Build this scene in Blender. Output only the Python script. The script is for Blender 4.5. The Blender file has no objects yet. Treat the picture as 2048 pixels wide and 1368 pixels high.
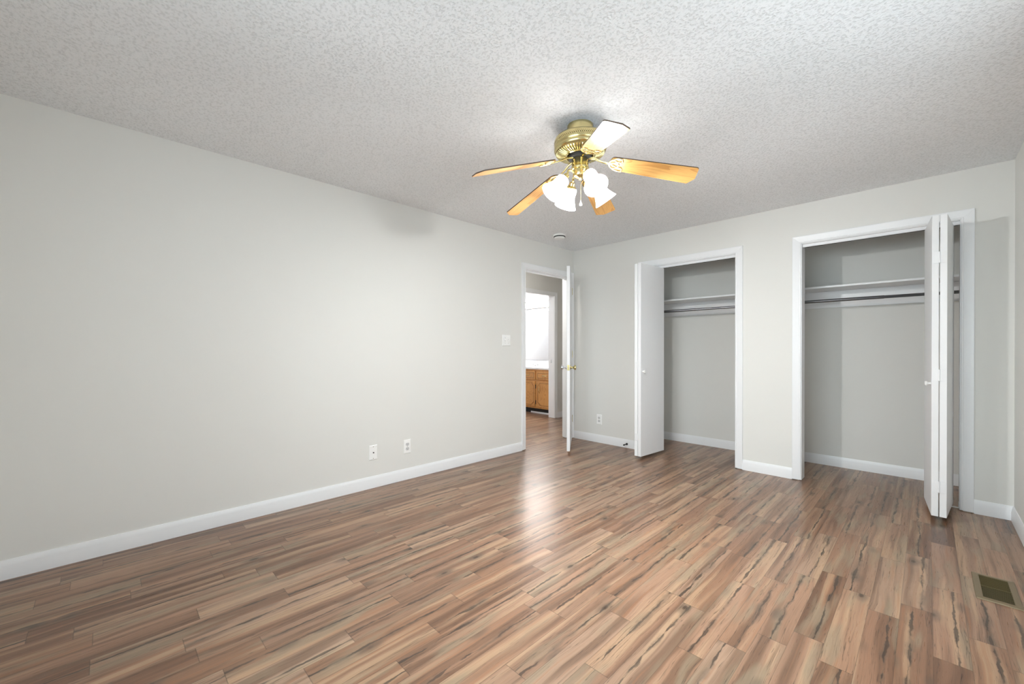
import bpy, bmesh, math, random
from mathutils import Vector, Matrix

random.seed(7)
D = bpy.data
SC = bpy.context.scene
COL = SC.collection
PI = math.pi
H = 2.44            # ceiling height
W = 3.68            # room width (x), back wall at y=0
YF = -4.92          # wall behind the camera
DB = 0.775          # closet back wall

# ------------------------------------------------------------------ camera
YAW, PITCH = math.radians(45.32), math.radians(-0.161)
cam = D.objects.new('camera', D.cameras.new('camera'))
COL.objects.link(cam)
fw = Vector((-math.sin(YAW) * math.cos(PITCH), math.cos(YAW) * math.cos(PITCH), math.sin(PITCH)))
rt = Vector((math.cos(YAW), math.sin(YAW), 0))
up = rt.cross(fw)
m = Matrix((rt, up, -fw)).transposed().to_4x4()
m.translation = Vector((3.26819, -4.36737, 1.15909))
cam.matrix_world = m
cam.data.sensor_fit = 'HORIZONTAL'
cam.data.sensor_width = 36.0
cam.data.lens = 822.555 / 2048 * 36.0
cam.data.shift_y = 16.76 / 2048
cam.data.clip_start = 0.02
SC.camera = cam

# ------------------------------------------------------------------ view, world, added fill lights
SC.view_settings.view_transform = 'Standard'
SC.view_settings.look = 'None'
SC.view_settings.gamma = 1.0
SC.view_settings.use_curve_mapping = False
SC.view_settings.exposure = 0.12
try:
    SC.cycles.use_denoising = True
    SC.cycles.denoiser = 'OPENIMAGEDENOISE'
    SC.cycles.max_bounces = 14
    SC.cycles.diffuse_bounces = 8
    SC.cycles.glossy_bounces = 5
    SC.cycles.sample_clamp_indirect = 8.0
    SC.cycles.caustics_reflective = False
    SC.cycles.caustics_refractive = False
except Exception:
    pass

SHADE_L = 12.0        # glow of the frosted fan shades
LAMP_L = 1050.0        # bulbs inside them
BULB_L = 165.0         # bathroom globes
HALL_FILL_L = 60.0         # added hall fill lamp
world = D.worlds.new('daylight_sky')
SC.world = world
world.use_nodes = True
bg = world.node_tree.nodes['Background']
bg.inputs[0].default_value = (0.80, 0.90, 1.0, 1)
bg.inputs[1].default_value = 1.0

# two added windows, out of view, that let fill light in
WX0, WX1, WZ0, WZ1 = 1.55, 3.35, 0.75, 2.08      # in the wall behind the camera
VY0, VY1 = -3.70, -1.90                          # in the right wall
def fill_light(name, loc, rot, sx, sy, watts, spread=180):  # area lamps outside the added windows, set as room fill
    al = D.lights.new(name, 'AREA')
    al.shape = 'RECTANGLE'; al.size, al.size_y = sx, sy
    al.energy = watts; al.color = (0.85, 0.935, 1.0)
    al.spread = math.radians(spread)
    o = D.objects.new(name, al); o.location = loc; o.rotation_euler = rot
    COL.objects.link(o)
WXM, VYM, WZM = (WX0 + WX1) / 2, (VY0 + VY1) / 2, (WZ0 + WZ1) / 2
fill_light('fill_rear_level', (WXM, YF - .22, WZM), (PI / 2, 0, 0), WX1 - WX0, WZ1 - WZ0, 12.5)
fill_light('fill_rear_down', (WXM, YF - .62, 1.75), (PI / 2 - .28, 0, 0), WX1 - WX0, 1.2, 42.0, 110)
fill_light('fill_side_level', (W + .22, VYM, WZM), (PI / 2, 0, PI / 2), VY1 - VY0, WZ1 - WZ0, 26.0)
fill_light('fill_side_down', (W + .80, VYM, 2.2), (PI / 2 - .7, 0, PI / 2), VY1 - VY0, 1.0, 38.0)

# ------------------------------------------------------------------ node helpers
class NT:
    def __init__(s, name):
        s.m = D.materials.new(name)
        s.m.use_nodes = True
        s.t = s.m.node_tree
        s.t.nodes.clear()
        s.out = s.t.nodes.new('ShaderNodeOutputMaterial')
    def n(s, typ, **kw):
        nd = s.t.nodes.new(typ)
        for k, v in kw.items():
            setattr(nd, k, v)
        return nd
    def put(s, sock, v):
        if isinstance(v, bpy.types.NodeSocket):
            s.t.links.new(v, sock)
        elif v is not None:
            if hasattr(sock.default_value, '__len__') and not hasattr(v, '__len__'):
                v = (v,) * len(sock.default_value)
            elif hasattr(v, '__len__') and len(v) == 3 and len(sock.default_value) == 4:
                v = (*v, 1)
            sock.default_value = v
    def math(s, op, a, b=None, c=None, clamp=False):
        nd = s.n('ShaderNodeMath', operation=op, use_clamp=clamp)
        s.put(nd.inputs[0], a)
        if b is not None: s.put(nd.inputs[1], b)
        if c is not None: s.put(nd.inputs[2], c)
        return nd.outputs[0]
    def mapr(s, v, a, b, c=0.0, d=1.0, smooth=False):
        nd = s.n('ShaderNodeMapRange', clamp=True)
        if smooth: nd.interpolation_type = 'SMOOTHSTEP'
        s.put(nd.inputs[0], v)
        for i, k in enumerate((a, b, c, d)):
            s.put(nd.inputs[i + 1], k)
        return nd.outputs[0]
    def mix(s, f, a, b, mode='MIX'):
        nd = s.n('ShaderNodeMix', data_type='RGBA', blend_type=mode)
        s.put(nd.inputs[0], f); s.put(nd.inputs[6], a); s.put(nd.inputs[7], b)
        return nd.outputs[2]
    def xyz(s, x, y, z=0.0):
        nd = s.n('ShaderNodeCombineXYZ')
        s.put(nd.inputs[0], x); s.put(nd.inputs[1], y); s.put(nd.inputs[2], z)
        return nd.outputs[0]
    def coords(s):
        tc = s.n('ShaderNodeTexCoord')
        sp = s.n('ShaderNodeSeparateXYZ')
        s.t.links.new(tc.outputs['Object'], sp.inputs[0])
        return tc.outputs['Object'], sp.outputs[0], sp.outputs[1], sp.outputs[2]
    def noise(s, vec, scale=1.0, detail=2.0, rough=0.5, dist=0.0):
        nd = s.n('ShaderNodeTexNoise')
        s.put(nd.inputs['Vector'], vec)
        nd.inputs['Scale'].default_value = scale
        nd.inputs['Detail'].default_value = detail
        nd.inputs['Roughness'].default_value = rough
        nd.inputs['Distortion'].default_value = dist
        return nd.outputs[0]
    def white(s, vec):
        nd = s.n('ShaderNodeTexWhiteNoise', noise_dimensions='3D')
        s.put(nd.inputs['Vector'], vec)
        return nd.outputs[0], nd.outputs[1]
    def ramp(s, f, stops, interp='LINEAR'):
        nd = s.n('ShaderNodeValToRGB')
        nd.color_ramp.interpolation = interp
        el = nd.color_ramp.elements
        while len(el) < len(stops): el.new(0.5)
        for e, (p, c) in zip(el, stops):
            e.position = p; e.color = (*c, 1)
        s.put(nd.inputs[0], f)
        return nd.outputs[0]
    def bsdf(s, col, rough=0.5, metal=0.0, bump=None, bstr=0.2, bdist=0.001, spec=0.5, coat=0.0, emis=None, estr=0.0):
        b = s.n('ShaderNodeBsdfPrincipled')
        s.put(b.inputs['Base Color'], col)
        s.put(b.inputs['Roughness'], rough)
        s.put(b.inputs['Metallic'], metal)
        s.put(b.inputs['Specular IOR Level'], spec)
        if coat: b.inputs['Coat Weight'].default_value = coat
        if emis is not None:
            s.put(b.inputs['Emission Color'], emis)
            b.inputs['Emission Strength'].default_value = estr
        if bump is not None:
            bn = s.n('ShaderNodeBump')
            bn.inputs['Strength'].default_value = bstr
            bn.inputs['Distance'].default_value = bdist
            s.put(bn.inputs['Height'], bump)
            s.t.links.new(bn.outputs[0], b.inputs['Normal'])
        s.t.links.new(b.outputs[0], s.out.inputs[0])
        return s.m

def lin(r, g, b):
    f = lambda c: (c / 255 / 12.92) if c / 255 <= 0.04045 else ((c / 255 + 0.055) / 1.055) ** 2.4
    return (f(r), f(g), f(b))

def simple(name, col, rough=0.5, metal=0.0, spec=0.5, coat=0.0):
    t = NT(name)
    v, x, y, z = t.coords()
    n = t.noise(v, 40, 2)
    c = t.mix(t.mapr(n, 0.3, 0.7, 0, 0.06), col, tuple(k * 0.9 for k in col))
    return t.bsdf(c, rough, metal, spec=spec, coat=coat)

def mat_wall(name, col, rough=0.85):
    t = NT(name)
    v, x, y, z = t.coords()
    n = t.noise(v, 160, 3, 0.6)
    big = t.noise(v, 1.3, 2)
    c = t.mix(t.mapr(big, 0.3, 0.7, 0.0, 0.05), col, tuple(k * 0.93 for k in col))
    return t.bsdf(c, rough, bump=n, bstr=0.10, bdist=0.0012, spec=0.2)

def mat_popcorn():
    t = NT('popcorn_ceiling')
    v, x, y, z = t.coords()
    n1 = t.noise(v, 140, 3, 0.6)
    n2 = t.noise(v, 88, 3, 0.55)
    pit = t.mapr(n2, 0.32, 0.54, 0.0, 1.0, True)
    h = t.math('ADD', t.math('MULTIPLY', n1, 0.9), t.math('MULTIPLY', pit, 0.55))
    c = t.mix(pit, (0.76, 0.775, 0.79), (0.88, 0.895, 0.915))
    return t.bsdf(c, 0.95, bump=h, bstr=0.75, bdist=0.0045, spec=0.1)

def mat_floor():
    t = NT('laminate_planks')
    v, x, y, z = t.coords()
    sw, sl = 0.1005, 0.655
    sx = t.math('DIVIDE', t.math('SUBTRACT', x, 3.385), sw)
    i = t.math('FLOOR', sx)
    fx = t.math('FRACT', sx)
    ri, _ = t.white(t.xyz(i, 3.7, 1.1))
    sy = t.math('ADD', t.math('DIVIDE', y, sl), t.math('MULTIPLY', ri, 9.0))
    j = t.math('FLOOR', sy)
    fy = t.math('FRACT', sy)
    r1, rc = t.white(t.xyz(i, j, 0.5))
    spc = t.n('ShaderNodeSeparateColor')
    t.put(spc.inputs[0], rc)
    r2, r3, r4 = spc.outputs
    r5, _ = t.white(t.xyz(i, j, 5.5))
    off = t.math('MULTIPLY', r2, 37.0)
    off2 = t.math('MULTIPLY', r3, 53.0)
    # tone of each piece
    base = t.ramp(r1, [(0.0, FLOOR['a']), (0.18, FLOOR['b']), (0.40, FLOOR['c']),
                       (0.60, FLOOR['d']), (0.80, FLOOR['e']), (1.0, FLOOR['f'])])
    # heartwood / sapwood bands inside the strip, nearly straight
    wob = t.math('MULTIPLY', t.math('SUBTRACT', t.noise(t.xyz(off, t.math('MULTIPLY', y, 2.6), 4.0), 1, 2), 0.5), 0.34)
    u = t.math('ADD', fx, wob)
    band = t.noise(t.xyz(t.math('MULTIPLY', u, 2.3), t.math('MULTIPLY', y, 0.9), off), 1, 1, 0.4)
    bandf = t.noise(t.xyz(t.math('MULTIPLY', u, 6.5), t.math('MULTIPLY', y, 1.3), off2), 1, 2, 0.5)
    c = t.mix(t.mapr(band, 0.50, 0.66, 0, 0.62, True), base, FLOOR['dark'])
    c = t.mix(t.mapr(band, 0.46, 0.32, 0, 0.58, True), c, FLOOR['pale'])
    c = t.mix(t.mapr(bandf, 0.55, 0.72, 0, 0.40, True), c, FLOOR['dark'])
    c = t.mix(t.mapr(bandf, 0.42, 0.28, 0, 0.45, True), c, FLOOR['red'])
    greyp = t.noise(t.xyz(t.math('MULTIPLY', u, 1.6), t.math('MULTIPLY', y, 2.0), t.math('ADD', off2, 9.0)), 1, 2, 0.5)
    c = t.mix(t.mapr(greyp, 0.53, 0.68, 0, 0.60, True), c, FLOOR['grey'])
    # fine straight grain
    gr = t.noise(t.xyz(t.math('MULTIPLY', u, 34), t.math('MULTIPLY', y, 7), off), 1, 3, 0.6)
    c = t.mix(t.mapr(gr, 0.34, 0.70, 0.0, 0.26), c, t.mix(1.0, c, (0.52, 0.48, 0.45), 'MULTIPLY'))
    # drying cracks: ragged dark line with a smoky halo
    wav = t.noise(t.xyz(off, t.math('MULTIPLY', y, 6.5), 0.0), 1, 4, 0.62)
    cx = t.math('ADD', t.math('ADD', 0.22, t.math('MULTIPLY', r4, 0.56)), t.math('MULTIPLY', t.math('SUBTRACT', wav, 0.5), 0.34))
    dd = t.math('ABSOLUTE', t.math('SUBTRACT', fx, cx))
    along = t.noise(t.xyz(off2, t.math('MULTIPLY', y, 7.0), 2.0), 1, 3, 0.6)
    wid = t.mapr(along, 0.40, 0.74, 0.0, 0.085)
    crack = t.mapr(t.math('SUBTRACT', dd, wid), -0.012, 0.014, 1.0, 0.0, True)
    has = t.math('GREATER_THAN', r5, 0.46)
    live = t.math('MULTIPLY', has, t.mapr(along, 0.36, 0.46, 0.0, 1.0, True))
    halow = t.mapr(t.noise(t.xyz(off2, t.math('MULTIPLY', y, 5.0), 8.0), 1, 2, 0.5), 0.45, 0.72, 0.02, 0.26)
    halo = t.math('MULTIPLY', t.mapr(t.math('DIVIDE', t.math('SUBTRACT', dd, wid), halow), 0.0, 1.0, 0.72, 0.0, True), has)
    c = t.mix(t.math('MULTIPLY', halo, t.mapr(gr, 0.25, 0.6, 1.0, 0.5)), c, FLOOR['smoke'])
    crk = t.math('MULTIPLY', t.math('MULTIPLY', crack, live), t.mapr(gr, 0.2, 0.55, 1.0, 0.6))
    c = t.mix(t.math('MULTIPLY', crk, 0.92), c, FLOOR['crack'])
    # thin split lines on the other pieces
    sp = t.noise(t.xyz(t.math('MULTIPLY', u, 7.5), t.math('MULTIPLY', y, 1.6), off2), 1, 3, 0.6)
    spl = t.mapr(t.math('ABSOLUTE', t.math('SUBTRACT', sp, 0.52)), 0.0, 0.016, 0.75, 0.0)
    c = t.mix(t.math('MULTIPLY', spl, t.mapr(bandf, 0.40, 0.60, 0.1, 1)), c, FLOOR['crack'])
    # knots and cross checks
    kv = t.n('ShaderNodeTexVoronoi', feature='F1')
    t.put(kv.inputs['Vector'], t.xyz(t.math('MULTIPLY', fx, 0.75), t.math('MULTIPLY', y, 3.3), off))
    kv.inputs['Scale'].default_value = 1.0
    kd = t.math('ADD', kv.outputs[0], t.math('MULTIPLY', t.math('SUBTRACT', gr, 0.5), 0.08))
    c = t.mix(t.mapr(kd, 0.10, 0.26, 0.50, 0.0, True), c, FLOOR['smoke'])
    kn = t.mapr(kd, 0.04, 0.10, 1.0, 0.0, True)
    c = t.mix(t.math('MULTIPLY', kn, 0.80), c, FLOOR['knot'])
    # joints
    ex = t.math('MINIMUM', fx, t.math('SUBTRACT', 1.0, fx))
    ey = t.math('MINIMUM', fy, t.math('SUBTRACT', 1.0, fy))
    jx = t.mapr(ex, 0.004, 0.016, 0.42, 0.0)
    jy = t.mapr(ey, 0.0008, 0.003, 0.5, 0.0)
    c = t.mix(t.math('MAXIMUM', jx, jy), c, FLOOR['crack'])
    hgt = t.math('SUBTRACT', t.math('MULTIPLY', gr, 0.25), t.math('ADD', t.math('MULTIPLY', crk, 0.5), t.math('MAXIMUM', jx, jy)))
    rough = t.mapr(gr, 0.3, 0.7, 0.27, 0.35)
    return t.bsdf(c, rough, bump=hgt, bstr=0.10, bdist=0.0008, spec=0.5)

FLOOR = dict(a=lin(118, 88, 72), b=lin(152, 118, 98), c=lin(166, 134, 116), d=lin(142, 108, 90),
             e=lin(170, 144, 128), f=lin(132, 98, 80), dark=lin(96, 70, 55), pale=lin(188, 160, 136),
             grey=lin(146, 134, 118), red=lin(158, 112, 84), crack=lin(46, 38, 34), knot=lin(60, 46, 38), smoke=lin(84, 76, 70))

FLOOR = {k: (c[0] * 0.86, c[1] * 0.815, c[2] * 0.71) for k, c in FLOOR.items()}

def mat_oak(name, c1, c2, sc=1.0, rough=0.35, axis=0):
    t = NT(name)
    v, x, y, z = t.coords()
    a, b, cc = (x, y, z) if axis == 0 else ((z, x, y) if axis == 2 else (y, x, z))
    # cathedral figure: stretched noise turned into contour lines
    field = t.noise(t.xyz(t.math('MULTIPLY', a, 2.2 * sc), t.math('MULTIPLY', b, 11 * sc), t.math('MULTIPLY', cc, 11 * sc)), 1, 1, 0.4)
    rings = t.math('FRACT', t.math('MULTIPLY', field, 9.0))
    ringm = t.mapr(rings, 0.0, 0.35, 1.0, 0.0, True)
    gr = t.noise(t.xyz(t.math('MULTIPLY', a, 14 * sc), t.math('MULTIPLY', b, 330 * sc), t.math('MULTIPLY', cc, 330 * sc)), 1, 2, 0.5)
    c = t.mix(t.math('MULTIPLY', ringm, 0.75), c1, c2)
    c = t.mix(t.mapr(gr, 0.45, 0.7, 0, 0.45), c, c2)
    return t.bsdf(c, rough, bump=gr, bstr=0.05, bdist=0.0005)

def mat_emit(name, col, strength, base=(0.9, 0.9, 0.9)):
    t = NT(name)
    v, x, y, z = t.coords()
    n = t.noise(v, 30, 2)
    c = t.mix(t.mapr(n, 0.3, 0.7, 0, 0.04), col, tuple(k * 0.96 for k in col))
    return t.bsdf(base, 0.3, emis=c, estr=strength)

def mat_mirror():
    t = NT('mirror_glass')
    v, x, y, z = t.coords()
    n = t.noise(v, 3, 1)
    c = t.mix(t.mapr(n, 0.3, 0.7, 0, 0.02), (0.92, 0.93, 0.94), (0.90, 0.91, 0.92))
    return t.bsdf(c, 0.02, metal=1.0)

def mat_pane():
    t = NT('window_glass')
    v, x, y, z = t.coords()
    tr = t.n('ShaderNodeBsdfTransparent')
    tr.inputs[0].default_value = (0.96, 0.98, 0.97, 1)
    gl = t.n('ShaderNodeBsdfGlossy')
    gl.inputs['Roughness'].default_value = 0.02
    mx = t.n('ShaderNodeMixShader')
    mx.inputs[0].default_value = 0.06
    t.t.links.new(tr.outputs[0], mx.inputs[1]); t.t.links.new(gl.outputs[0], mx.inputs[2])
    t.t.links.new(mx.outputs[0], t.out.inputs[0])
    return t.m

M = {}
M['wall'] = mat_wall('greige_wall_paint', (0.725, 0.722, 0.695))
M['bathwall'] = mat_wall('white_bath_paint', (0.79, 0.81, 0.84))
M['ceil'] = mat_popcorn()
M['floor'] = mat_floor()
M['trim'] = simple('white_semigloss_trim', (0.80, 0.81, 0.825), 0.36)
M['door'] = simple('white_door_paint', (0.79, 0.80, 0.815), 0.48)
M['plate'] = simple('white_plastic', (0.87, 0.87, 0.86), 0.30)
M['dark'] = simple('dark_slot', (0.02, 0.02, 0.02), 0.6)
M['black'] = simple('black_rubber', (0.012, 0.012, 0.012), 0.5)
M['chrome'] = simple('chrome', (0.75, 0.76, 0.78), 0.12, 1.0)
M['rod'] = simple('galvanised_rod', (0.20, 0.20, 0.21), 0.38, 1.0)
M['brass'] = simple('polished_brass', (0.66, 0.56, 0.28), 0.22, 1.0)
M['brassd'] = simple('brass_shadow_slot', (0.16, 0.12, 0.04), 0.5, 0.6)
M['iron'] = simple('dark_flywheel', (0.045, 0.045, 0.045), 0.55, 0.3)
M['blade'] = mat_oak('oak_blade_veneer', lin(226, 176, 108), lin(190, 130, 66), 1.0, 0.30)
M['bladeedge'] = simple('dark_blade_edge', (0.06, 0.035, 0.02), 0.4)
M['oak'] = mat_oak('oak_cabinet', lin(206, 152, 88), lin(168, 112, 54), 1.4, 0.38, 2)
M['oakgroove'] = simple('oak_routed_groove', lin(120, 74, 34), 0.5)
M['counter'] = simple('white_cultured_marble', (0.84, 0.84, 0.84), 0.15)
M['glass'] = mat_emit('glowing_frosted_glass', (1.0, 0.995, 0.975), SHADE_L)
# bulb strengths skewed for balance: more toward closets, less toward left wall
BULBS = {-116.0: 0.75, -25.0: 1.25, 66.0: 1.75, 157.0: 0.85}
for k_, w_ in BULBS.items():
    M['lamp%g' % k_] = mat_emit('lit_fan_bulb', (1.0, 0.995, 0.975), LAMP_L * w_)
M['bulb'] = mat_emit('lit_globe', (1.0, 0.975, 0.94), BULB_L)
M['hallfill'] = mat_emit('hall_fill_diffuser', (1.0, 0.97, 0.92), HALL_FILL_L)
M['bar'] = simple('rose_satin_metal', (0.72, 0.58, 0.48), 0.35, 1.0)
M['mirror'] = mat_mirror()
M['pane'] = mat_pane()
M['vent'] = simple('bronze_register', lin(122, 108, 84), 0.45, 0.35)
M['ventd'] = simple('register_damper', lin(74, 64, 32), 0.6)

# ------------------------------------------------------------------ mesh helpers
class MB:
    def __init__(s):
        s.v = []; s.f = []; s.mi = []
    def quad(s, pts, mi=0):
        b = len(s.v); s.v += [tuple(p) for p in pts]
        s.f.append(tuple(range(b, b + len(pts)))); s.mi.append(mi)
    def box(s, x0, y0, z0, x1, y1, z1, mi=0):
        x0, x1 = min(x0, x1), max(x0, x1); y0, y1 = min(y0, y1), max(y0, y1); z0, z1 = min(z0, z1), max(z0, z1)
        b = len(s.v)
        s.v += [(x0, y0, z0), (x1, y0, z0), (x1, y1, z0), (x0, y1, z0), (x0, y0, z1), (x1, y0, z1), (x1, y1, z1), (x0, y1, z1)]
        for q in ((3, 2, 1, 0), (4, 5, 6, 7), (0, 1, 5, 4), (1, 2, 6, 5), (2, 3, 7, 6), (3, 0, 4, 7)):
            s.f.append(tuple(b + k for k in q)); s.mi.append(mi)
        return s
    def grid(s, rings, closed=True, cap0=False, cap1=False, mi=0):
        """rings: list of equally long point lists"""
        b = len(s.v); n = len(rings[0])
        for r in rings: s.v += [tuple(p) for p in r]
        for k in range(len(rings) - 1):
            for q in range(n if closed else n - 1):
                a, c = b + k * n + q, b + k * n + (q + 1) % n
                s.f.append((a, c, c + n, a + n)); s.mi.append(mi)
        if cap0: s.f.append(tuple(b + q for q in reversed(range(n)))); s.mi.append(mi)
        if cap1: s.f.append(tuple(b + (len(rings) - 1) * n + q for q in range(n))); s.mi.append(mi)
        return s
    def lathe(s, prof, n=40, mat=None, cap0=False, cap1=False, mi=0):
        mat = mat or Matrix()
        rings = []
        for r, z in prof:
            rings.append([mat @ Vector((r * math.cos(2 * PI * k / n), r * math.sin(2 * PI * k / n), z)) for k in range(n)])
        return s.grid(rings, True, cap0, cap1, mi)
    def tube(s, pts, r, n=10, mi=0, rads=None, flat=1.0):
        pts = [Vector(p) for p in pts]
        rings = []; prev = None
        for k, p in enumerate(pts):
            t = (pts[min(k + 1, len(pts) - 1)] - pts[max(k - 1, 0)]).normalized()
            if prev is None:
                a = Vector((0, 0, 1)) if abs(t.z) < 0.9 else Vector((1, 0, 0))
                u = t.cross(a).normalized()
            else:
                u = (prev - t * prev.dot(t)).normalized()
            w = t.cross(u); prev = u
            rr = rads[k] if rads else r
            rings.append([p + (u * math.cos(2 * PI * q / n) + w * math.sin(2 * PI * q / n) * flat) * rr for q in range(n)])
        return s.grid(rings, True, True, True, mi)
    def prism(s, poly, z0, z1, mat=None, mi=0, mside=None):
        mat = mat or Matrix()
        n = len(poly); b = len(s.v)
        s.v += [tuple(mat @ Vector((x, y, z0))) for x, y in poly] + [tuple(mat @ Vector((x, y, z1))) for x, y in poly]
        s.f.append(tuple(b + k for k in reversed(range(n)))); s.mi.append(mi)
        s.f.append(tuple(b + n + k for k in range(n))); s.mi.append(mi)
        for k in range(n):
            s.f.append((b + k, b + (k + 1) % n, b + n + (k + 1) % n, b + n + k)); s.mi.append(mi if mside is None else mside)
        return s
    def build(s, name, mats, parent=None, smooth=False, bevel=0.0, loc=None, mw=None, seg=2):
        me = D.meshes.new(name)
        me.from_pydata(s.v, [], s.f)
        bm = bmesh.new(); bm.from_mesh(me)
        for f, k in zip(bm.faces, s.mi): f.material_index = k
        bmesh.ops.remove_doubles(bm, verts=bm.verts, dist=1e-6)
        bmesh.ops.recalc_face_normals(bm, faces=bm.faces)
        bm.to_mesh(me); bm.free()
        for mm in (mats if isinstance(mats, (list, tuple)) else [mats]): me.materials.append(mm)
        if smooth:
            try: me.shade_smooth()
            except Exception:
                for p in me.polygons: p.use_smooth = True
            try: me.set_sharp_from_angle(angle=math.radians(38))
            except Exception: pass
        o = D.objects.new(name, me); COL.objects.link(o)
        if bevel:
            md = o.modifiers.new('bevel', 'BEVEL'); md.width = bevel; md.segments = seg; md.limit_method = 'ANGLE'
        if loc is not None: o.location = loc
        if mw is not None: o.matrix_world = mw
        if parent is not None:
            o.parent = parent
            if mw is not None:
                o.matrix_parent_inverse = Matrix(); o.matrix_basis = mw
        return o

def empty(name, loc=(0, 0, 0), label=None, cat=None, group=None, kind=None):
    o = D.objects.new(name, None); COL.objects.link(o); o.location = loc
    o.empty_display_size = 0.05
    tag(o, label, cat, group, kind)
    return o

def tag(o, label=None, cat=None, group=None, kind=None):
    if label: o['label'] = label
    if cat: o['category'] = cat
    if group: o['group'] = group
    if kind: o['kind'] = kind
    return o

def struct(mb, name, mat, parent=None, label=None, **kw):
    o = mb.build(name, mat, parent, **kw)
    if parent is None: o['kind'] = 'structure'
    if label: o['label'] = label
    return o

# ------------------------------------------------------------------ room shell
# openings: zt is the rough top under the jamb head
JT = 2.085                      # underside of every door head
D1 = (-0.915, -0.078)           # hall door in the left wall (y range)
C1 = (0.998, 1.946)             # closets in the back wall (x range)
C2 = (2.486, 3.430)
JB = 0.018                      # jamb board thickness
XH = -1.14                      # far hall wall
BD = (0.285, 0.987)             # bathroom door in that wall (y range)
XB = -3.15                      # far bathroom wall
YB = 1.72                       # bathroom wall behind the vanity
YB0 = -0.75
YH0, YH1 = -1.9, 2.2            # hall ends

struct(MB().box(XB - .12, YF - .12, -0.10, W + .12, YH1 + .12, 0.0), 'floor', M['floor'], label='laminate floor of warm brown rustic oak strips')
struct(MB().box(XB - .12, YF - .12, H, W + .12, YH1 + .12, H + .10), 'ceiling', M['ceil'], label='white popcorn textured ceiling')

def wall_y(name, x0, x1, y0, y1, openings, mat, zt=JT + JB):
    """wall whose length runs along y; openings are y ranges"""
    mb = MB(); y = y0
    for a, b in openings:
        mb.box(x0, y, 0, x1, a, H); mb.box(x0, a, zt, x1, b, H); y = b
    mb.box(x0, y, 0, x1, y1, H)
    return struct(mb, name, mat)

def wall_x(name, y0, y1, x0, x1, openings, mat, zt=JT + JB):
    mb = MB(); x = x0
    for a, b in openings:
        mb.box(x, y0, 0, a, y1, H); mb.box(a, y0, zt, b, y1, H); x = b
    mb.box(x, y0, 0, x1, y1, H)
    return struct(mb, name, mat)

wall_y('wall_left', -0.12, 0.0, YF, YH1, [(D1[0] - JB, D1[1] + JB)], M['wall'])['label'] = 'long greige wall on the left, with the hall doorway at its far end'
wall_x('wall_back', 0.0, 0.12, 0.0, W, [(C1[0] - JB, C1[1] + JB), (C2[0] - JB, C2[1] + JB)], M['wall'])['label'] = 'greige wall with two closet openings'
mb = MB()
mb.box(W, YF, 0, W + .12, VY0, H); mb.box(W, VY1, 0, W + .12, DB + .12, H)
mb.box(W, VY0, 0, W + .12, VY1, WZ0); mb.box(W, VY0, WZ1, W + .12, VY1, H)
struct(mb, 'wall_right', M['wall'], label='greige wall at the right edge, seen as a sliver')
mb = MB()
mb.box(-0.12, YF - .12, 0, WX0, YF, H); mb.box(WX1, YF - .12, 0, W + .12, YF, H)
mb.box(WX0, YF - .12, 0, WX1, YF, WZ0); mb.box(WX0, YF - .12, WZ1, WX1, YF, H)
struct(mb, 'wall_front', M['wall'])
CX1, CX2 = 0.55, 2.15           # closet 1 inside, then divider
struct(MB().box(CX1 - .1, DB, 0, W, DB + .12, H), 'wall_closet_back', M['wall'], label='greige wall at the back of both closets')
struct(MB().box(CX1 - .1, .12, 0, CX1, DB, H), 'wall_closet_left', M['wall'])
struct(MB().box(CX2, .12, 0, CX2 + .11, DB, H), 'wall_closet_middle', M['wall'], label='greige partition between the two closets')

wall_y('wall_hall', XH - .12, XH, YH0, YH1, [(BD[0] - JB, BD[1] + JB)], M['wall'])['label'] = 'greige hall wall with the bathroom doorway'
struct(MB().box(XH, YH1, 0, -.12, YH1 + .12, H), 'wall_hall_back', M['wall'])
struct(MB().box(XH, YH0 - .12, 0, -.12, YH0, H), 'wall_hall_front', M['wall'])
struct(MB().box(XB, YB, 0, XH - .12, YB + .12, H), 'wall_bathroom_back', M['bathwall'], label='white bathroom wall behind the vanity')
struct(MB().box(XB - .12, YB0, 0, XB, YB + .12, H), 'wall_bathroom_left', M['bathwall'])
struct(MB().box(XB - .12, YB0 - .12, 0, XH - .12, YB0, H), 'wall_bathroom_front', M['bathwall'])

# unseen windows, added as openings for the fill lights
def added_window(name, O, rotz, w, z0, z1):
    """local x along the wall, local y into the wall"""
    mb = MB(); f = 0.05
    for (xa, za, xb, zb) in ((0, z0, w, z0 + f), (0, z1 - f, w, z1), (0, z0 + f, f, z1 - f), (w - f, z0 + f, w, z1 - f)):
        mb.box(xa, .03, za, xb, .10, zb)
    mb.box(w / 2 - .025, .03, z0 + f, w / 2 + .025, .10, z1 - f)
    zm = (z0 + z1) / 2
    mb.box(f, .045, zm - .02, w / 2 - .025, .085, zm + .02)
    mb.box(w / 2 + .025, .045, zm - .02, w - f, .085, zm + .02)
    win = struct(mb, name, M['trim'], bevel=.003, loc=O)
    win.rotation_euler = (0, 0, rotz)
    MB().box(f, .062, z0 + f, w - f, .066, z1 - f).build('pane', M['pane'], win)
    MB().box(-.05, -.05, z0 - .025, w + .05, .03, z0).build('sill', M['trim'], win, bevel=.004)
added_window('added_window_1', (WX1, YF, 0), PI, WX1 - WX0, WZ0, WZ1)
added_window('added_window_2', (W, VY1, 0), -PI / 2, VY1 - VY0, WZ0, WZ1)

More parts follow.
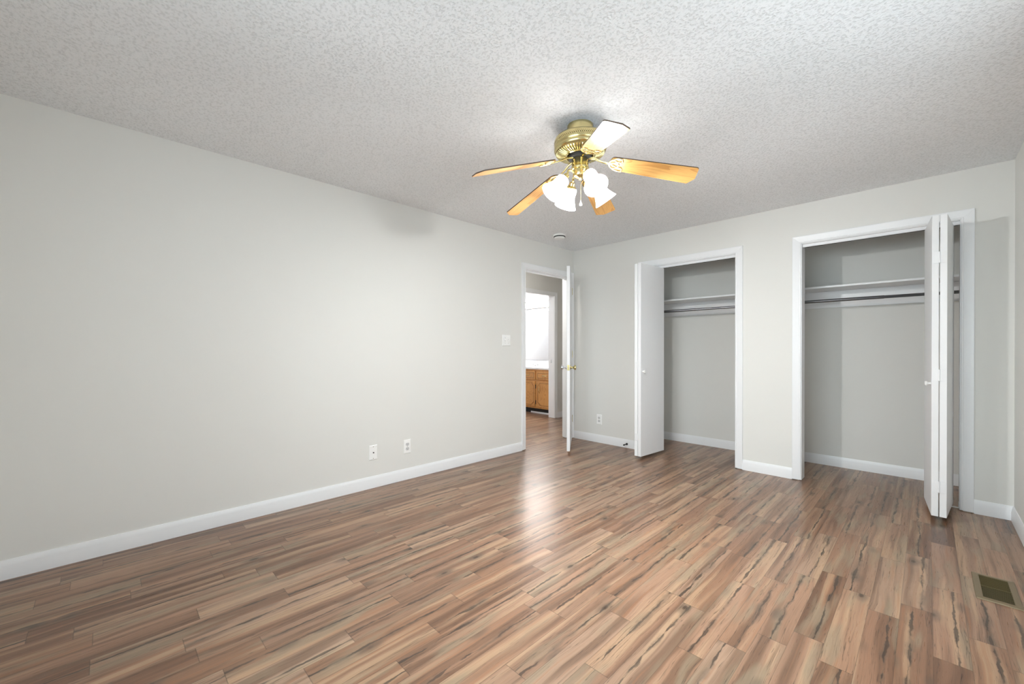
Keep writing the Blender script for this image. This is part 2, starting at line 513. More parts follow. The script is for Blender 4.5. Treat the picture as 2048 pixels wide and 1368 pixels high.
# ------------------------------------------------------------------ baseboards
BBP = [(0, 0), (.014, 0), (.014, .058), (.0115, .068), (.0115, .074), (.0075, .086), (.005, .0965), (0, .0965)]
def base_run(mb, p, q, n, e0=0.0, e1=0.0):
    """p->q along the wall foot, n points into the room; e0/e1 mitre the ends (+ for inside corners)"""
    p, q, n = Vector(p), Vector(q), Vector(n)
    d = (q - p).normalized()
    r0 = [p + n * t + d * (t * e0) + Vector((0, 0, z)) for t, z in BBP]
    r1 = [q + n * t - d * (t * e1) + Vector((0, 0, z)) for t, z in BBP]
    mb.grid([r0, r1], True, True, True)

CW = 0.064      # casing width
RV = 0.005      # reveal
def bb(name, runs, label=None):
    mb = MB()
    for r in runs: base_run(mb, *r)
    return struct(mb, name, M['trim'], smooth=True, label=label)
o1 = CW + RV
bb('baseboard_left', [((0, YF, 0), (0, D1[0] - o1, 0), (1, 0, 0), 1, 0)], 'white baseboard along the long left wall')
bb('baseboard_back', [((0, 0, 0), (C1[0] - o1, 0, 0), (0, -1, 0), 0, 0), ((C1[1] + o1, 0, 0), (C2[0] - o1, 0, 0), (0, -1, 0), 0, 0),
                      ((C2[1] + o1, 0, 0), (W, 0, 0), (0, -1, 0), 0, 1)], 'white baseboard pieces along the closet wall')
bb('baseboard_right', [((W, 0, 0), (W, YF, 0), (-1, 0, 0), 1, 1)], 'white baseboard along the right wall')
bb('baseboard_front', [((0, YF, 0), (W, YF, 0), (0, 1, 0), 1, 1)])
bb('baseboard_closet', [((CX1, DB, 0), (CX2, DB, 0), (0, -1, 0), 1, 1), ((CX2, DB, 0), (CX2, .12, 0), (-1, 0, 0), 1, 0), ((CX1, .12, 0), (CX1, DB, 0), (1, 0, 0), 0, 1),
                        ((CX2 + .11, DB, 0), (W, DB, 0), (0, -1, 0), 1, 1), ((W, DB, 0), (W, .12, 0), (-1, 0, 0), 1, 0), ((CX2 + .11, .12, 0), (CX2 + .11, DB, 0), (1, 0, 0), 0, 1)],
   'white baseboards inside the closets')
bb('baseboard_hall', [((XH, BD[1] + o1, 0), (XH, YH1, 0), (1, 0, 0), 0, 0), ((XH, YH0, 0), (XH, BD[0] - o1, 0), (1, 0, 0), 0, 0)], 'white baseboard in the hall beyond the doorway')

# ------------------------------------------------------------------ casings and jambs
CP = [(0, 0), (0, .008), (.004, .0105), (.010, .0105), (.012, .0085), (.016, .0095), (.048, .0150), (.060, .0165), (CW, .0150), (CW, 0)]
def casing(mb, O, U, N, a, b, zt, z0=0.007):
    """U-shaped moulding round an opening a..b along U, on the face through O with normal N"""
    O, U, N = Vector(O), Vector(U), Vector(N)
    Z = Vector((0, 0, 1))
    a, b, zt = a - RV, b + RV, zt + RV
    rings = []
    for st in range(4):
        ring = []
        for u, t in CP:
            pos = [(a - u, z0), (a - u, zt + u), (b + u, zt + u), (b + u, z0)][st]
            ring.append(O + U * pos[0] + Z * pos[1] + N * t)
        rings.append(ring)
    mb.grid(rings, True, True, True)

def jamb(mb, axis, a, b, w0, w1, zt, z0=0.004):
    for lo, hi in ((a - JB, a), (b, b + JB)):
        if axis == 'y': mb.box(w0, lo, z0, w1, hi, zt)
        else: mb.box(lo, w0, z0, hi, w1, zt)
    if axis == 'y': mb.box(w0, a - JB, zt, w1, b + JB, zt + JB)
    else: mb.box(a - JB, w0, zt, b + JB, w1, zt + JB)

mb = MB()
casing(mb, (0, 0, 0), (0, 1, 0), (1, 0, 0), D1[0], D1[1], JT)
casing(mb, (-.12, 0, 0), (0, 1, 0), (-1, 0, 0), D1[0], D1[1], JT)
jamb(mb, 'y', D1[0], D1[1], -.12, 0, JT)
mb.box(-.085, D1[0], .004, -.045, D1[0] + .011, JT)       # stops
mb.box(-.085, D1[1] - .011, .004, -.045, D1[1], JT)
mb.box(-.085, D1[0] + .011, JT - .011, -.045, D1[1] - .011, JT)
struct(mb, 'trim_1', M['trim'], label='white casing and jamb round the hall doorway')
for k, (a, b) in enumerate((C1, C2)):
    mb = MB()
    casing(mb, (0, 0, 0), (1, 0, 0), (0, -1, 0), a, b, JT)
    jamb(mb, 'x', a, b, 0, .12, JT)
    mb.box(a, .028, JT - .024, b, .044, JT)               # fascia that hides the track
    struct(mb, 'trim_%d' % (k + 2), M['trim'], label='white casing and jamb round the %s closet opening' % ('left' if k == 0 else 'right'))
mb = MB()
casing(mb, (XH, 0, 0), (0, 1, 0), (1, 0, 0), BD[0], BD[1], 2.045)
casing(mb, (XH - .12, 0, 0), (0, 1, 0), (-1, 0, 0), BD[0], BD[1], 2.045)
jamb(mb, 'y', BD[0], BD[1], XH - .12, XH, JT)
mb.box(XH - .12, BD[0], 2.045, XH, BD[1], JT)
struct(mb, 'trim_4', M['trim'], label='white casing round the bathroom doorway across the hall')
struct(MB().box(XH - .075, BD[1] - .002, .93, XH - .05, BD[1], .99), 'trim_5', M['chrome'], label='small latch strike on the bathroom jamb')

# ------------------------------------------------------------------ hall door (open into the room)
def door_slab(L, T, z0, z1):
    """flat slab in local axes: x along the leaf from the hinge, y through it"""
    return MB().box(0, -T / 2, z0, L, T / 2, z1)

ang = math.atan2(-0.729 + .085, 0.474 - 0.018)
door1 = empty('door_1', (0.020, D1[1] - .008, 0), 'white hall door standing open edge-on beside the corner', 'door', kind='structure')
door1.rotation_euler = (0, 0, ang)
LL = 0.797
door_slab(LL, .035, .032, 2.078).build('leaf', M['door'], door1, bevel=.002)
def knob(side):
    mb = MB()
    rot = Matrix.Translation((LL - .062, side * .0175, .955)) @ Matrix.Rotation(-side * PI / 2, 4, 'X')
    mb.lathe([(0, 0), (.032, 0), (.032, .003), (.026, .008), (.012, .011), (.0105, .030), (.014, .036), (.024, .044), (.0275, .054), (.026, .062), (.018, .067), (0, .068)], 28, rot)
    return mb
knob(1).build('knob', M['brass'], door1, smooth=True)
knob(-1).build('knob', M['chrome'], door1, smooth=True)
MB().box(LL - .0004, -.0125, .925, LL + .0012, .0125, .985).box(LL, -.007, .947, LL + .008, .007, .963).build('latch', M['brass'], door1)
for z in (.22, 1.05, 1.86):
    MB().lathe([(0, 0), (.006, 0), (.006, .09), (0, .09)], 12, Matrix.Translation((-.006, .0175, z))).build('hinge', M['brass'], door1, smooth=True)

# ------------------------------------------------------------------ bifold closet doors
PW, PT, BZ0, BZ1 = .452, .034, .034, 2.060
def bifold(name, pivot, apexA, far, apexB, label, knob_at, face):
    """two folded panels; pivot->apexA is the fixed one, far->apexB the one in the track"""
    d = empty(name, (*pivot, 0), label, 'door', kind='structure')
    off = Vector((*pivot, 0))
    hpts = []
    for nm, (p, q) in (('fixed', (pivot, apexA)), ('sliding', (far, apexB))):
        p, q = Vector((*p, 0)), Vector((*q, 0))
        a = math.atan2((q - p).y, (q - p).x)
        mw = Matrix.Translation(p - off) @ Matrix.Rotation(a, 4, 'Z')
        pn = door_slab(PW, PT, BZ0, BZ1).build('panel', M['door'], d, bevel=.0015, mw=mw)
        end = mw @ Vector((PW, 0, 0))
        hpts.append((end, mw))
        if nm == 'sliding':
            sd = face
            rot = Matrix.Translation((PW - .035, sd * PT / 2, .925)) @ Matrix.Rotation(-sd * PI / 2, 4, 'X')
            MB().lathe([(0, 0), (.008, 0), (.007, .010), (.010, .014), (.0155, .019), (.0165, .025), (.013, .030), (0, .031)], 22, rot).build('knob', M['plate'], pn, smooth=True)
        # pivot / roller pin up into the track
        MB().lathe([(0, BZ1), (.005, BZ1), (.005, JT - .001), (0, JT - .001)], 10, Matrix.Translation((.018, 0, 0))).build('pin', M['chrome'], pn)
    # hinges across the two front edges
    e0, e1 = hpts[0][0], hpts[1][0]
    mid = (e0 + e1) / 2
    w = (e1 - e0).length
    a = math.atan2((e1 - e0).y, (e1 - e0).x)
    for z in (.235, .985, 1.775):
        mb = MB()
        mb.box(-w / 2 - .011, -.0030, -.038, w / 2 + .011, -.0004, .038)
        mb.lathe([(0, -.038), (.0045, -.038), (.0045, .038), (0, .038)], 10, Matrix.Translation((0, -.0035, 0)))
        side = 1
        mw = Matrix.Translation(mid + Vector((0, 0, z))) @ Matrix.Rotation(a if (e1 - e0).x > 0 else a + PI, 4, 'Z')
        mb.build('hinge', M['door'], d, mw=mw)
    return d

ty = .060
b1 = bifold('door_2', (1.035, ty), (1.1045, ty - .446), (1.184, ty), (1.1435, ty - .448), 'white bifold door folded at the left jamb of the left closet', None, 1)
b2 = bifold('door_3', (3.385, ty), (3.3415, ty - .448), (3.266, ty), (3.3025, ty - .448), 'white bifold door folded at the right jamb of the right closet', None, -1)
for d, x0, x1, cx in ((b1, C1[0], C1[1], 1.035), (b2, C2[0], C2[1], 3.385)):
    ox, oy = d.location.x, d.location.y
    mb = MB()
    for yy in (ty - .014, ty + .012):
        mb.box(x0 + .004 - ox, yy - oy, JT - .022, x1 - .004 - ox, yy + .002 - oy, JT)
    mb.box(x0 + .004 - ox, ty - .014 - oy, JT - .002, x1 - .004 - ox, ty + .014 - oy, JT)
    mb.build('track', M['chrome'], d)
    s = -1 if cx < 2 else 1
    jx = (C1[0] if s < 0 else C2[1]) - ox
    mb = MB()
    mb.box(min(jx, jx - s * .075), ty - .013 - oy, .001, max(jx, jx - s * .075), ty + .013 - oy, .004)
    mb.box(jx - s * .003, ty - .013 - oy, .001, jx, ty + .013 - oy, .045)
    mb.lathe([(0, .004), (.006, .004), (.006, BZ0 + .001), (0, BZ0 + .001)], 10, Matrix.Translation((cx - ox, 0, 0)))
    mb.build('pivot_bracket', M['plate'], d)

# ------------------------------------------------------------------ closet shelves and rods
SZ = 1.743
for k, (x0, x1, side) in enumerate(((CX1, CX2, 'left'), (CX2 + .11, W, 'right'))):
    s = empty('closet_shelf', (x0, DB, SZ), 'white closet shelf across the %s closet, above its hanging rod' % side, 'shelf', 'white closet shelves')
    MB().box(.002, -.345, -.009, x1 - x0 - .002, -.001, .009).build('board', M['trim'], s, bevel=.002)
    MB().box(.002, -.019, -.172, x1 - x0 - .002, -.001, -.0095).build('cleat', M['trim'], s, bevel=.001)
    for xx in (.002, x1 - x0 - .021):
        MB().box(xx, -.345, -.165, xx + .019, -.020, -.0095).build('side_cleat', M['trim'], s, bevel=.001)
    r = empty('closet_rod', (x0, DB - .295, 1.617), 'grey metal hanging rod under the shelf of the %s closet' % side, 'closet rod', 'closet hanging rods')
    L = x1 - x0
    rotx = Matrix.Translation((.023, 0, 0)) @ Matrix.Rotation(PI / 2, 4, 'Y')
    mb = MB().lathe([(0, 0), (.0145, 0), (.0145, (L - .046) * .52), (.0130, (L - .046) * .52 + .002), (.0130, L - .046), (0, L - .046)], 20, rotx)
    mb.build('tube', M['rod'], r, smooth=True)
    for xx in (.0212, L - .0262):
        MB().lathe([(0, 0), (.026, 0), (.026, .002), (.019, .0045), (0, .0045)], 20, Matrix.Translation((xx, 0, 0)) @ Matrix.Rotation(PI / 2, 4, 'Y')).build('end_socket', M['chrome'], r, smooth=True)

# ------------------------------------------------------------------ wall plates
def plate_root(name, pos, facing, label, cat, group=None):
    o = empty(name, pos, label, cat, group)
    o.rotation_euler = (0, 0, PI / 2 if facing == 'x' else 0)    # local -y faces the room
    return o
def plate_mesh(w, h):
    mb = MB()
    mb.grid([[(-w / 2, -.0005, -h / 2), (w / 2, -.0005, -h / 2), (w / 2, -.0005, h / 2), (-w / 2, -.0005, h / 2)],
             [(-w / 2, -.003, -h / 2), (w / 2, -.003, -h / 2), (w / 2, -.003, h / 2), (-w / 2, -.003, h / 2)],
             [(-w / 2 + .004, -.006, -h / 2 + .004), (w / 2 - .004, -.006, -h / 2 + .004), (w / 2 - .004, -.006, h / 2 - .004), (-w / 2 + .004, -.006, h / 2 - .004)]], True, True, True)
    return mb
def cyl_y(x, z, r, y0, y1, n=18):
    return Matrix.Translation((x, y0, z)) @ Matrix.Rotation(PI / 2, 4, 'X'), [(0, 0), (r, 0), (r, y0 - y1), (0, y0 - y1)]
def screw(parent, x, z):
    mt, pr = cyl_y(x, z, .0032, -.0055, -.0072)
    MB().lathe(pr, 12, mt).build('screw', M['chrome'], parent)
def outlet(pos, facing, label):
    o = plate_root('wall_outlet', pos, facing, label, 'outlet', 'duplex outlets')
    plate_mesh(.072, .122).build('plate', M['plate'], o)
    for z in (.0195, -.0195):
        mb = MB()
        poly = [(.0172 * math.cos(a), max(-.0135, min(.0135, .0172 * math.sin(a)))) for a in [2 * PI * k / 28 for k in range(28)]]
        rot = Matrix.Translation((0, -.0058, z)) @ Matrix.Rotation(PI / 2, 4, 'X')
        mb.prism(poly, 0, .0022, rot)
        rc = mb.build('receptacle', simple_grey, o)
        sl = MB()
        for xx, hh in ((-.0062, .0095), (.0062, .0075)):
            sl.box(xx - .0011, -.0084, z + .003 - hh / 2, xx + .0011, -.0078, z + .003 + hh / 2)
        mt, pr = cyl_y(0, z - .0068, .0026, -.0078, -.0084, 12)
        sl.lathe(pr, 12, mt)
        sl.build('slots', M['dark'], rc)
    screw(o, 0, 0)
    return o
simple_grey = simple('grey_receptacle', (0.62, 0.62, 0.62), 0.4)
outlet((0, -2.453, .292), 'x', 'white duplex outlet low on the long left wall, nearer the doorway than the cable plate')
outlet((.397, 0, .287), 'y', 'white duplex outlet on the closet wall between hall door and left closet')
cp = plate_root('cable_plate', (0, -2.774, .294), 'x', 'white wall plate with one coax jack low on the long left wall', 'wall plate')
plate_mesh(.072, .122).build('plate', M['plate'], cp)
mt, pr = cyl_y(0, 0, .0048, -.0055, -.015)
MB().lathe(pr, 14, mt).build('coax_jack', M['iron'], cp)
screw(cp, 0, .048); screw(cp, 0, -.048)
sw = plate_root('switch_plate', (0, -1.224, 1.257), 'x', 'white double toggle switch plate left of the hall doorway', 'light switch')
plate_mesh(.122, .122).build('plate', M['plate'], sw)
for x, s in ((-.023, 1), (.023, -1)):
    MB().box(x - .0055, -.0063, -.012, x + .0055, -.0058, .012).build('slot', simple_grey, sw)
    t = MB().prism([(-.0045, -.006), (.0045, -.006), (.0036, .006), (-.0036, .006)], 0, .013, Matrix.Translation((x, -.0060, s * .004)) @ Matrix.Rotation(PI / 2 - s * .45, 4, 'X'))
    t.build('toggle', M['plate'], sw, bevel=.0008)
    screw(sw, x, .030); screw(sw, x, -.030)

# door stop on the baseboard
ds = empty('door_stop', (.785, -.014, .046), 'small black door stop on the baseboard beside the left closet', 'door stop')
rotf = Matrix.Rotation(PI / 2, 4, 'X')
MB().lathe([(0, 0), (.013, 0), (.013, .004), (.008, .008), (0, .008)], 18, rotf).build('base', M['black'], ds, smooth=True)
MB().lathe([(0, .006), (.0042, .006)] + [(.0042 + (.0012 if k % 2 else 0), .008 + .052 * k / 18) for k in range(19)] + [(0, .062)], 12, rotf).build('rod', M['black'], ds, smooth=True)
MB().lathe([(0, .060), (.0085, .060), (.009, .070), (.007, .076), (0, .077)], 16, rotf).build('tip', M['black'], ds, smooth=True)

# smoke detector
sd = empty('smoke_detector', (.361, -.743, H), 'round white smoke detector on the ceiling near the corner', 'smoke detector')
MB().lathe([(0, -.0005), (.070, -.0005), (.071, -.012), (.067, -.018), (0, -.018)], 40).build('base', M['plate'], sd, smooth=True)
MB().lathe([(0, -.0185), (.0645, -.0185), (.0645, -.0285), (0, -.0285)], 40).build('sensing_slot', M['dark'], sd)
MB().lathe([(0, -.0290), (.0600, -.0290), (.0600, -.034), (.055, -.041), (.042, -.045), (0, -.046)], 40).build('cover', M['plate'], sd, smooth=True)

# floor register
fr = empty('floor_register', (3.500, -1.325, 0), 'bronze metal floor register by the right wall', 'floor vent')
mb = MB()
fx0, fx1, fy0, fy1, ib = -.072, .072, -.158, .158, .024
ring = lambda i, z: [(fx0 + i, fy0 + i, z), (fx1 - i, fy0 + i, z), (fx1 - i, fy1 - i, z), (fx0 + i, fy1 - i, z)]
mb.grid([ring(0, .0005), ring(.002, .005), ring(ib - .003, .0075), ring(ib, .0065), ring(ib, .0005)], True)
mb.build('frame', M['vent'], fr)
MB().box(fx0 + ib, fy0 + ib, .0004, fx1 - ib, fy1 - ib, .001).build('duct_shade_plate', M['dark'], fr)  # flat dark plate stands in for the shade below the slats
MB().box(fx0 + ib + .001, .006, .0012, fx1 - ib - .001, fy1 - ib - .001, .0030).build('damper', M['ventd'], fr)
mb = MB(); n = 22
for k in range(n):
    yy = fy0 + ib + (fy1 - fy0 - 2 * ib) * (k + .5) / n
    mb.box(fx0 + ib, yy - .0013, .0034, fx1 - ib, yy + .0013, .0058)
mb.box(fx0 + ib, -.003, .0032, fx1 - ib, .003, .0062)
mb.build('louver_grille', M['ventd'], fr)

# ------------------------------------------------------------------ ceiling fan
FX, FY = 1.862, -2.427
fan = empty('ceiling_fan', (FX, FY, H), 'brass ceiling fan with five oak blades and four lit glass shades', 'ceiling fan')
Z = lambda z: z - H          # world height -> fan local
def lz(prof): return [(r, Z(z)) for r, z in prof]
cn = MB().lathe(lz([(0, 2.4395), (.073, 2.4395), (.074, 2.432), (.0715, 2.426), (.0715, 2.400), (.069, 2.394), (.069, 2.376), (.072, 2.372), (0, 2.372)]), 48).build('canopy', M['brass'], fan, smooth=True)
mb = MB()
for k in range(40):
    a = 2 * PI * k / 40
    mb.prism([(-.0016, -.0075), (.0016, -.0075), (.0016, .0075), (-.0016, .0075)], 0, .0012,
             Matrix.Translation((.0687 * math.cos(a), .0687 * math.sin(a), Z(2.385))) @ Matrix.Rotation(a, 4, 'Z') @ Matrix.Rotation(PI / 2, 4, 'Y'))
mb.build('canopy_slots', M['brassd'], cn)
hs = MB().lathe(lz([(.05, 2.371), (.112, 2.371), (.132, 2.368), (.143, 2.362), (.1475, 2.352), (.1475, 2.316), (.1445, 2.312), (.1485, 2.308), (.1485, 2.300), (.1455, 2.292), (.140, 2.286)]), 64).build('motor_housing', M['brass'], fan, smooth=True)
# perforated band: rows of small dark holes
mb = MB()
for row, (dz, nn, w) in enumerate(((2.343, 84, .0011), (2.336, 84, .0021), (2.329, 84, .0011))):
    for k in range(nn):
        a = 2 * PI * (k + .5 * (row % 2)) / nn
        hh = .0016 if row != 1 else .0034
        mb.prism([(-w, -hh), (w, -hh), (w, hh), (-w, hh)][::1], 0, .0009,
                 Matrix.Translation((.1470, 0, 0)) if False else Matrix.Rotation(a, 4, 'Z') @ Matrix.Translation((.1469, 0, Z(dz))) @ Matrix.Rotation(PI / 2, 4, 'Z') @ Matrix.Rotation(PI / 2, 4, 'X'))
mb.build('perforated_band', M['brassd'], hs)
# gilled underside: dark cone with bright ribs
gl = MB().lathe(lz([(.1405, 2.2855), (.135, 2.281), (.078, 2.268), (.072, 2.268)]), 64).build('vent_ring', M['brassd'], fan, smooth=True)
mb = MB()
for k in range(52):
    a = 2 * PI * k / 52
    c, s = math.cos(a), math.sin(a)
    pts = [(r * c, r * s, Z(z)) for r, z in ((.136, 2.282), (.128, 2.277), (.105, 2.2715), (.085, 2.2675))]
    mb.tube(pts, .0035, 6, rads=[.0042, .0044, .0038, .0028])
mb.build('vent_ribs', M['brass'], gl, smooth=True)
MB().lathe(lz([(.087, 2.2695), (.087, 2.2645), (.080, 2.2620), (.074, 2.2645), (.074, 2.2695)]), 48).build('trim_ring', M['brass'], fan, smooth=True)
MB().lathe(lz([(.0, 2.267), (.066, 2.267), (.066, 2.250), (.050, 2.248), (.0, 2.248)]), 40).build('flywheel', M['iron'], fan, smooth=True)
MB().lathe(lz([(0, 2.2475), (.0445, 2.2475), (.0470, 2.244), (.0470, 2.206), (.0500, 2.202), (.0510, 2.196), (.0490, 2.189), (.0440, 2.186), (.0, 2.186)]), 44).build('switch_housing', M['brass'], fan, smooth=True)
MB().lathe(lz([(0, 2.1855), (.0405, 2.1855), (.0405, 2.160), (.036, 2.150), (.024, 2.144), (.012, 2.140), (.009, 2.132), (.006, 2.128), (0, 2.127)]), 40).build('light_fitter', M['brass'], fan, smooth=True)

# blades: angle, tip height, pitch
RB, RT, HWT, HWR = .165, .62, .066, .052
for (adeg, zt, pit) in ((33.0, 2.097, .292), (-39.0, 2.118, .146), (-115.3, 2.077, .186), (-184.6, 2.086, .229), (-251.3, 2.123, .299)):
    a = math.radians(adeg)
    d = Vector((math.cos(a), math.sin(a), 0)); n = Vector((-math.sin(a), math.cos(a), 0))
    zr = 2.212
    ux = (d * (RT - RB) + Vector((0, 0, zt - zr))).normalized()
    uy = (n + Vector((0, 0, -pit))).normalized()
    uz = ux.cross(uy).normalized(); uy = uz.cross(ux).normalized()
    mw = Matrix((ux, uy, uz)).transposed().to_4x4()
    mw.translation = d * RB + Vector((0, 0, Z(zr)))
    Lb = math.hypot(RT - RB, zt - zr)
    # outline in local (along, across): rounded root, clipped tip on +across
    out = []
    for k in range(9):                                   # root half-ellipse
        t = PI / 2 + PI * k / 8
        out.append((.030 + .030 * math.cos(t), HWR * math.sin(t)))
    for t in range(5):                                   # rounded plain corner
        q = -PI / 2 + (PI / 2) * t / 4
        out.append((Lb - .012 + .012 * math.cos(q), -HWT + .012 + .012 * math.sin(q)))
    out += [(Lb, .018), (Lb - .004, .024), (Lb - .030, HWT - .004), (Lb - .036, HWT)]
    bl = MB().prism(out, -.003, .003, mi=0, mside=1).build('blade', [M['blade'], M['bladeedge']], fan, mw=mw)
    # brass bracket under the blade: arm plus an open scrolled crescent
    inv = mw.inverted()
    mb = MB()
    p0 = inv @ (d * .050 + Vector((0, 0, Z(2.2515)))); p1 = inv @ (d * .085 + Vector((0, 0, Z(2.243))))
    p2 = inv @ (d * .125 + Vector((0, 0, Z(2.221)))); p3 = Vector((.004, 0, -.0058))
    mb.tube([p0, p1, p2, p3], .008, 8, rads=[.0105, .0085, .0068, .0070], flat=.62)
    arc = [(.060 - .062 * math.cos(t), .050 * math.sin(t), -.0062) for t in [(-1.75 + 3.5 * k / 18) for k in range(19)]]
    mb.tube(arc, .005, 8, rads=[.0035] * 2 + [.0050] * 15 + [.0035] * 2, flat=.6)
    for sg in (1, -1):
        mb.tube([(.002, sg * .004, -.0062), (.022, sg * .010, -.0062), (.042, sg * .020, -.0062), (.062, sg * .021, -.0062), (.072, sg * .030, -.0062), (.070, sg * .042, -.0062)], .004, 8, flat=.6)
        mb.tube([(.018, sg * .034, -.0062), (.034, sg * .028, -.0062), (.046, sg * .020, -.0062)], .0035, 8, flat=.6)
    mb.tube([(.044, -.021, -.0062), (.052, 0, -.0062), (.044, .021, -.0062)], .004, 8, flat=.6)
    for (sx, sy) in ((.012, 0), (.062, .022), (.062, -.022)):
        mb.lathe([(0, -.0105), (.0055, -.0095), (.007, -.0070), (.007, -.0030), (0, -.0030)], 12, Matrix.Translation((sx, sy, 0)))
    mb.build('blade_bracket', M['brass'], bl, smooth=True)

# light kit: four arms with tilted bell shades
SHP = [(.0245, .000), (.0310, -.0015), (.0365, .004), (.0385, .014), (.0388, .030), (.0385, .042), (.0400, .052), (.0445, .066), (.0510, .082), (.0575, .096), (.0625, .106), (.0655, .111)]
for adeg in (-116.0, -25.0, 66.0, 157.0):
    a = math.radians(adeg)
    d = Vector((math.cos(a), math.sin(a), 0))
    ax = (d * .62 + Vector((0, 0, -.785))).normalized()
    neck = d * .104 + Vector((0, 0, Z(2.121)))
    base = d * .0395 + Vector((0, 0, Z(2.168)))
    sock = neck - ax * .034
    pts = [base, base + d * .018 + Vector((0, 0, .010)), base + d * .036 + Vector((0, 0, .006)), sock - ax * .006 + Vector((0, 0, .003)), sock]
    # smooth the arm
    cr = []
    for k in range(len(pts) - 1):
        P0, P1, P2, P3 = pts[max(k - 1, 0)], pts[k], pts[k + 1], pts[min(k + 2, len(pts) - 1)]
        for q in range(5):
            t = q / 5
            cr.append(.5 * ((2 * P1) + (P2 - P0) * t + (2 * P0 - 5 * P1 + 4 * P2 - P3) * t * t + (3 * P1 - P0 - 3 * P2 + P3) * t ** 3))
    cr.append(pts[-1])
    arm = MB().tube(cr, .0058, 12).build('lamp_arm', M['brass'], fan, smooth=True)
    yv = Vector((-math.sin(a), math.cos(a), 0))
    xv = yv.cross(ax).normalized()
    fr3 = Matrix((xv, yv, ax)).transposed().to_4x4(); fr3.translation = neck
    MB().lathe([(0, -.036), (.012, -.036), (.016, -.032), (.0165, -.016), (.024, -.012), (.0285, -.006), (.0300, .004), (.0275, .004), (.0235, -.003), (0, -.003)], 28, fr3).build('socket_cup', M['brass'], arm, smooth=True)
    inner = [(r - .0022, z + .0008) for r, z in SHP]
    sh = MB().lathe(SHP + [(.0668, .1125), (.0650, .1135)] + inner[::-1], 36, fr3).build('lamp_shade', M['glass'], arm, smooth=True)
    MB().lathe([(0, -.002), (.013, -.002), (.013, .030), (.020, .046), (.0285, .066), (.0300, .080), (.0265, .094), (.0150, .104), (0, .107)], 20, fr3).build('bulb', M['lamp%g' % adeg], arm, smooth=True)

# pull chain
cx = rt * .004
chp = [Vector((0, 0, Z(2.128))) + cx + Vector((0, 0, -k * .0052)) for k in range(23)]
mb = MB()
mb.tube([chp[0], chp[-1]], .0007, 6)
for p in chp:
    mb.lathe([(0, .0013), (.0009, .0009), (.0013, 0), (.0009, -.0009), (0, -.0013)], 8, Matrix.Translation(p))
pc = mb.build('pull_chain', M['brass'], fan, smooth=True)
MB().lathe([(0, .004), (.0022, .003), (.0030, -.004), (.0070, -.014), (.0082, -.020), (.0070, -.026), (.0030, -.029), (0, -.030)], 16, Matrix.Translation(chp[-1] + Vector((0, 0, -.005)))).build('chain_pull', M['plate'], pc, smooth=True)

# ------------------------------------------------------------------ bathroom seen through the doorway
VX0, VX1, VY = -2.78, XH - .125, 1.150      # vanity span and front face
VT = .795
va = empty('vanity_cabinet', (VX0, VY, 0), 'oak bathroom vanity cabinet seen through both doorways', 'cabinet')
vw = VX1 - VX0
MB().box(0, 0, .095, vw, .018, VT).box(0, .018, .095, vw, YB - VY - .002, VT - .12).build('face_frame', M['oak'], va, bevel=.001)
MB().box(.01, .065, .0, vw - .01, .085, .095).build('toe_kick', M['dark'], va)
MB().box(.01 + .9, .052, .0, vw - .01, .065, .026).build('toe_moulding', M['trim'], va)
def front_panel(x0, x1, z0, z1, name, handle, cath):
    p = MB().box(x0, -.019, z0, x1, 0, z1).build(name, M['oak'], va, bevel=.004)
    g = MB(); i = .032; yy = -.0192
    xa, xb, za, zb = x0 + i, x1 - i, z0 + i, z1 - i
    if cath:
        c = .05
        path = [(xa, za + c), (xa + c * .5, za + c * .75), (xa + c, za), (xb - c, za), (xb - c * .5, za + c * .75), (xb, za + c), (xb, zb - c), (xb - c * .5, zb - c * .75), (xb - c, zb), (xa + c, zb), (xa + c * .5, zb - c * .75), (xa, zb - c), (xa, za + c)]
    else:
        path = [(xa, za), (xb, za), (xb, zb), (xa, zb), (xa, za)]
    for (ax_, az_), (bx_, bz_) in zip(path[:-1], path[1:]):
        g.tube([(ax_, yy, az_), (bx_, yy, bz_)], .0035, 6)
    g.build('routed_groove', M['oakgroove'], p)
    hb = MB()
    if handle == 'h':
        xm_, zm_ = (x0 + x1) / 2, (z0 + z1) / 2
        hb.tube([(xm_ - .048, -.020, zm_), (xm_ - .040, -.036, zm_), (xm_, -.044, zm_), (xm_ + .040, -.036, zm_), (xm_ + .048, -.020, zm_)], .006, 8, rads=[.008, .005, .006, .005, .008])
    else:
        xm_, zm_ = x0 + .075 if handle == 'l' else x1 - .075, z1 - .155
        hb.tube([(xm_, -.020, zm_ - .048), (xm_, -.036, zm_ - .040), (xm_, -.044, zm_), (xm_, -.036, zm_ + .040), (xm_, -.020, zm_ + .048)], .006, 8, rads=[.008, .005, .006, .005, .008])
    hb.build('pull', M['brass'], p, smooth=True)
    if cath:
        hx = x0 - .004 if handle == 'r' else x1 + .004
        for zz in (z0 + .08, z1 - .10):
            MB().box(hx - .006, -.010, zz - .035, hx + .006, -.001, zz + .035).build('hinge', M['iron'], p)
    return p
edges = []
x = vw - .030
k = 0
while x > .3:
    xl = x - .375
    edges.append((xl, x)); x = xl - .035
for k, (xl, xr) in enumerate(edges):
    front_panel(xl, xr, .610, .765, 'drawer', 'h', False)
    front_panel(xl, xr, .125, .585, 'door', 'l' if k % 2 == 0 else 'l', True)
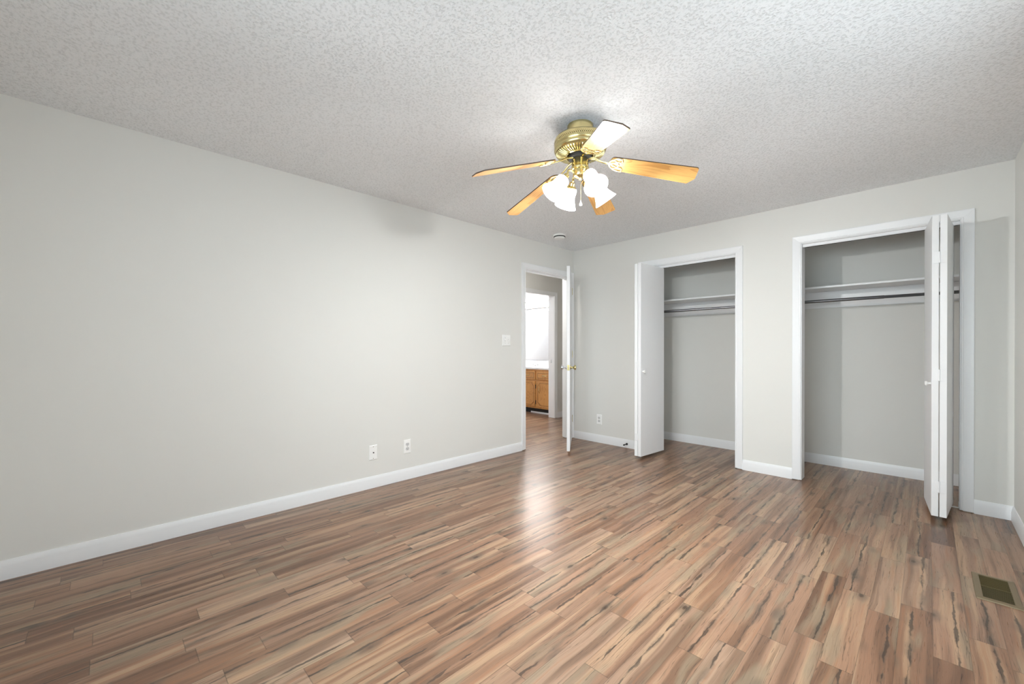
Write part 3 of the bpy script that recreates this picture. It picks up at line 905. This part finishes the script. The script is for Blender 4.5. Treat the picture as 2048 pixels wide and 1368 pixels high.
# top with backsplash and basin
vt = empty('countertop', (VX0, VY, VT), 'white vanity countertop on the oak cabinet', 'countertop')
mb = MB().box(-.005, -.025, .0005, vw, YB - VY - .001, .034)
mb.build('slab', M['counter'], vt, bevel=.006)
tag(MB().box(VX0, YB - .022, VT + .0345, VX1, YB - .001, VT + .125).build('backsplash', M['counter'], bevel=.004), 'low white backsplash along the wall behind the vanity countertop', 'backsplash')
MB().lathe([(.215, .0335), (.222, .0348), (.215, .0362), (.19, .0355), (.15, .0348), (0, .0344)], 40, Matrix.Translation((vw * .42, .235, 0)) @ Matrix.Diagonal((1.15, .82, 1, 1))).build('basin', M['counter'], vt, smooth=True)
fa = empty('faucet', (-2.13, YB - .105, VT + .0345), 'small chrome faucet on the white vanity countertop', 'faucet')
MB().lathe([(0, .0005), (.03, .0005), (.028, .012), (0, .014)], 20, Matrix.Diagonal((2.9, 1, 1, 1))).build('base', M['chrome'], fa, smooth=True)
MB().tube([(0, 0, .010), (0, -.004, .050), (0, -.030, .078), (0, -.075, .080), (0, -.105, .060)], .011, 12).build('spout', M['chrome'], fa, smooth=True)
for sx in (-.065, .065):
    MB().lathe([(0, .012), (.014, .012), (.011, .03), (.021, .040), (.022, .055), (.012, .062), (0, .063)], 16, Matrix.Translation((sx, 0, 0))).build('handle', M['chrome'], fa, smooth=True)
# mirror
MB_ = MB().box(VX0 + .02, YB - .006, .955, VX1 - .03, YB - .0005, 1.905)
mi_ = empty('wall_mirror', (0, 0, 0), 'frameless wall mirror above the bathroom vanity', 'mirror')
MB_.build('glass', M['mirror'], mi_)
MB().box(VX0 + .02, YB - .010, .944, VX1 - .03, YB - .0005, .9545).build('bottom_channel', M['chrome'], mi_)
# vanity light bar
vl = empty('vanity_light', (-2.19, YB, 2.03), 'chrome vanity light bar with lit round globes above the mirror', 'vanity light')
MB().box(-.64, -.045, -.062, .64, -.0005, .062).build('bar', M['bar'], vl, bevel=.006)
for k in range(7):
    gx = -.511 + .1703 * k
    sk = MB().lathe([(0, 0), (.026, 0), (.024, .014), (.017, .022), (0, .022)], 20, Matrix.Translation((gx, -.0455, 0)) @ Matrix.Rotation(PI / 2, 4, 'X')).build('socket', M['brass'], vl, smooth=True)
    prof = [(0, 0)] + [(.044 * math.sin(t), .046 - .044 * math.cos(t)) for t in [PI * (q + 1.5) / 14 for q in range(12)]] + [(0, .090)]
    MB().lathe(prof, 24, Matrix.Translation((gx, -.066, 0)) @ Matrix.Rotation(PI / 2, 4, 'X')).build('globe', M['bulb'], vl, smooth=True)

# lamp added to brighten the hall, out of view left of the doorway
hl = empty('hall_fill_light', (-.62, -.75, H), 'round unseen light added to brighten the hall', 'ceiling light')
MB().lathe([(0, -.0005), (.15, -.0005), (.15, -.02), (.0, -.02)], 36).build('base', M['brass'], hl, smooth=True)
MB().lathe([(.140, -.0205), (.138, -.05), (.115, -.085), (.07, -.105), (0, -.112)], 36).build('diffuser', M['hallfill'], hl, smooth=True)
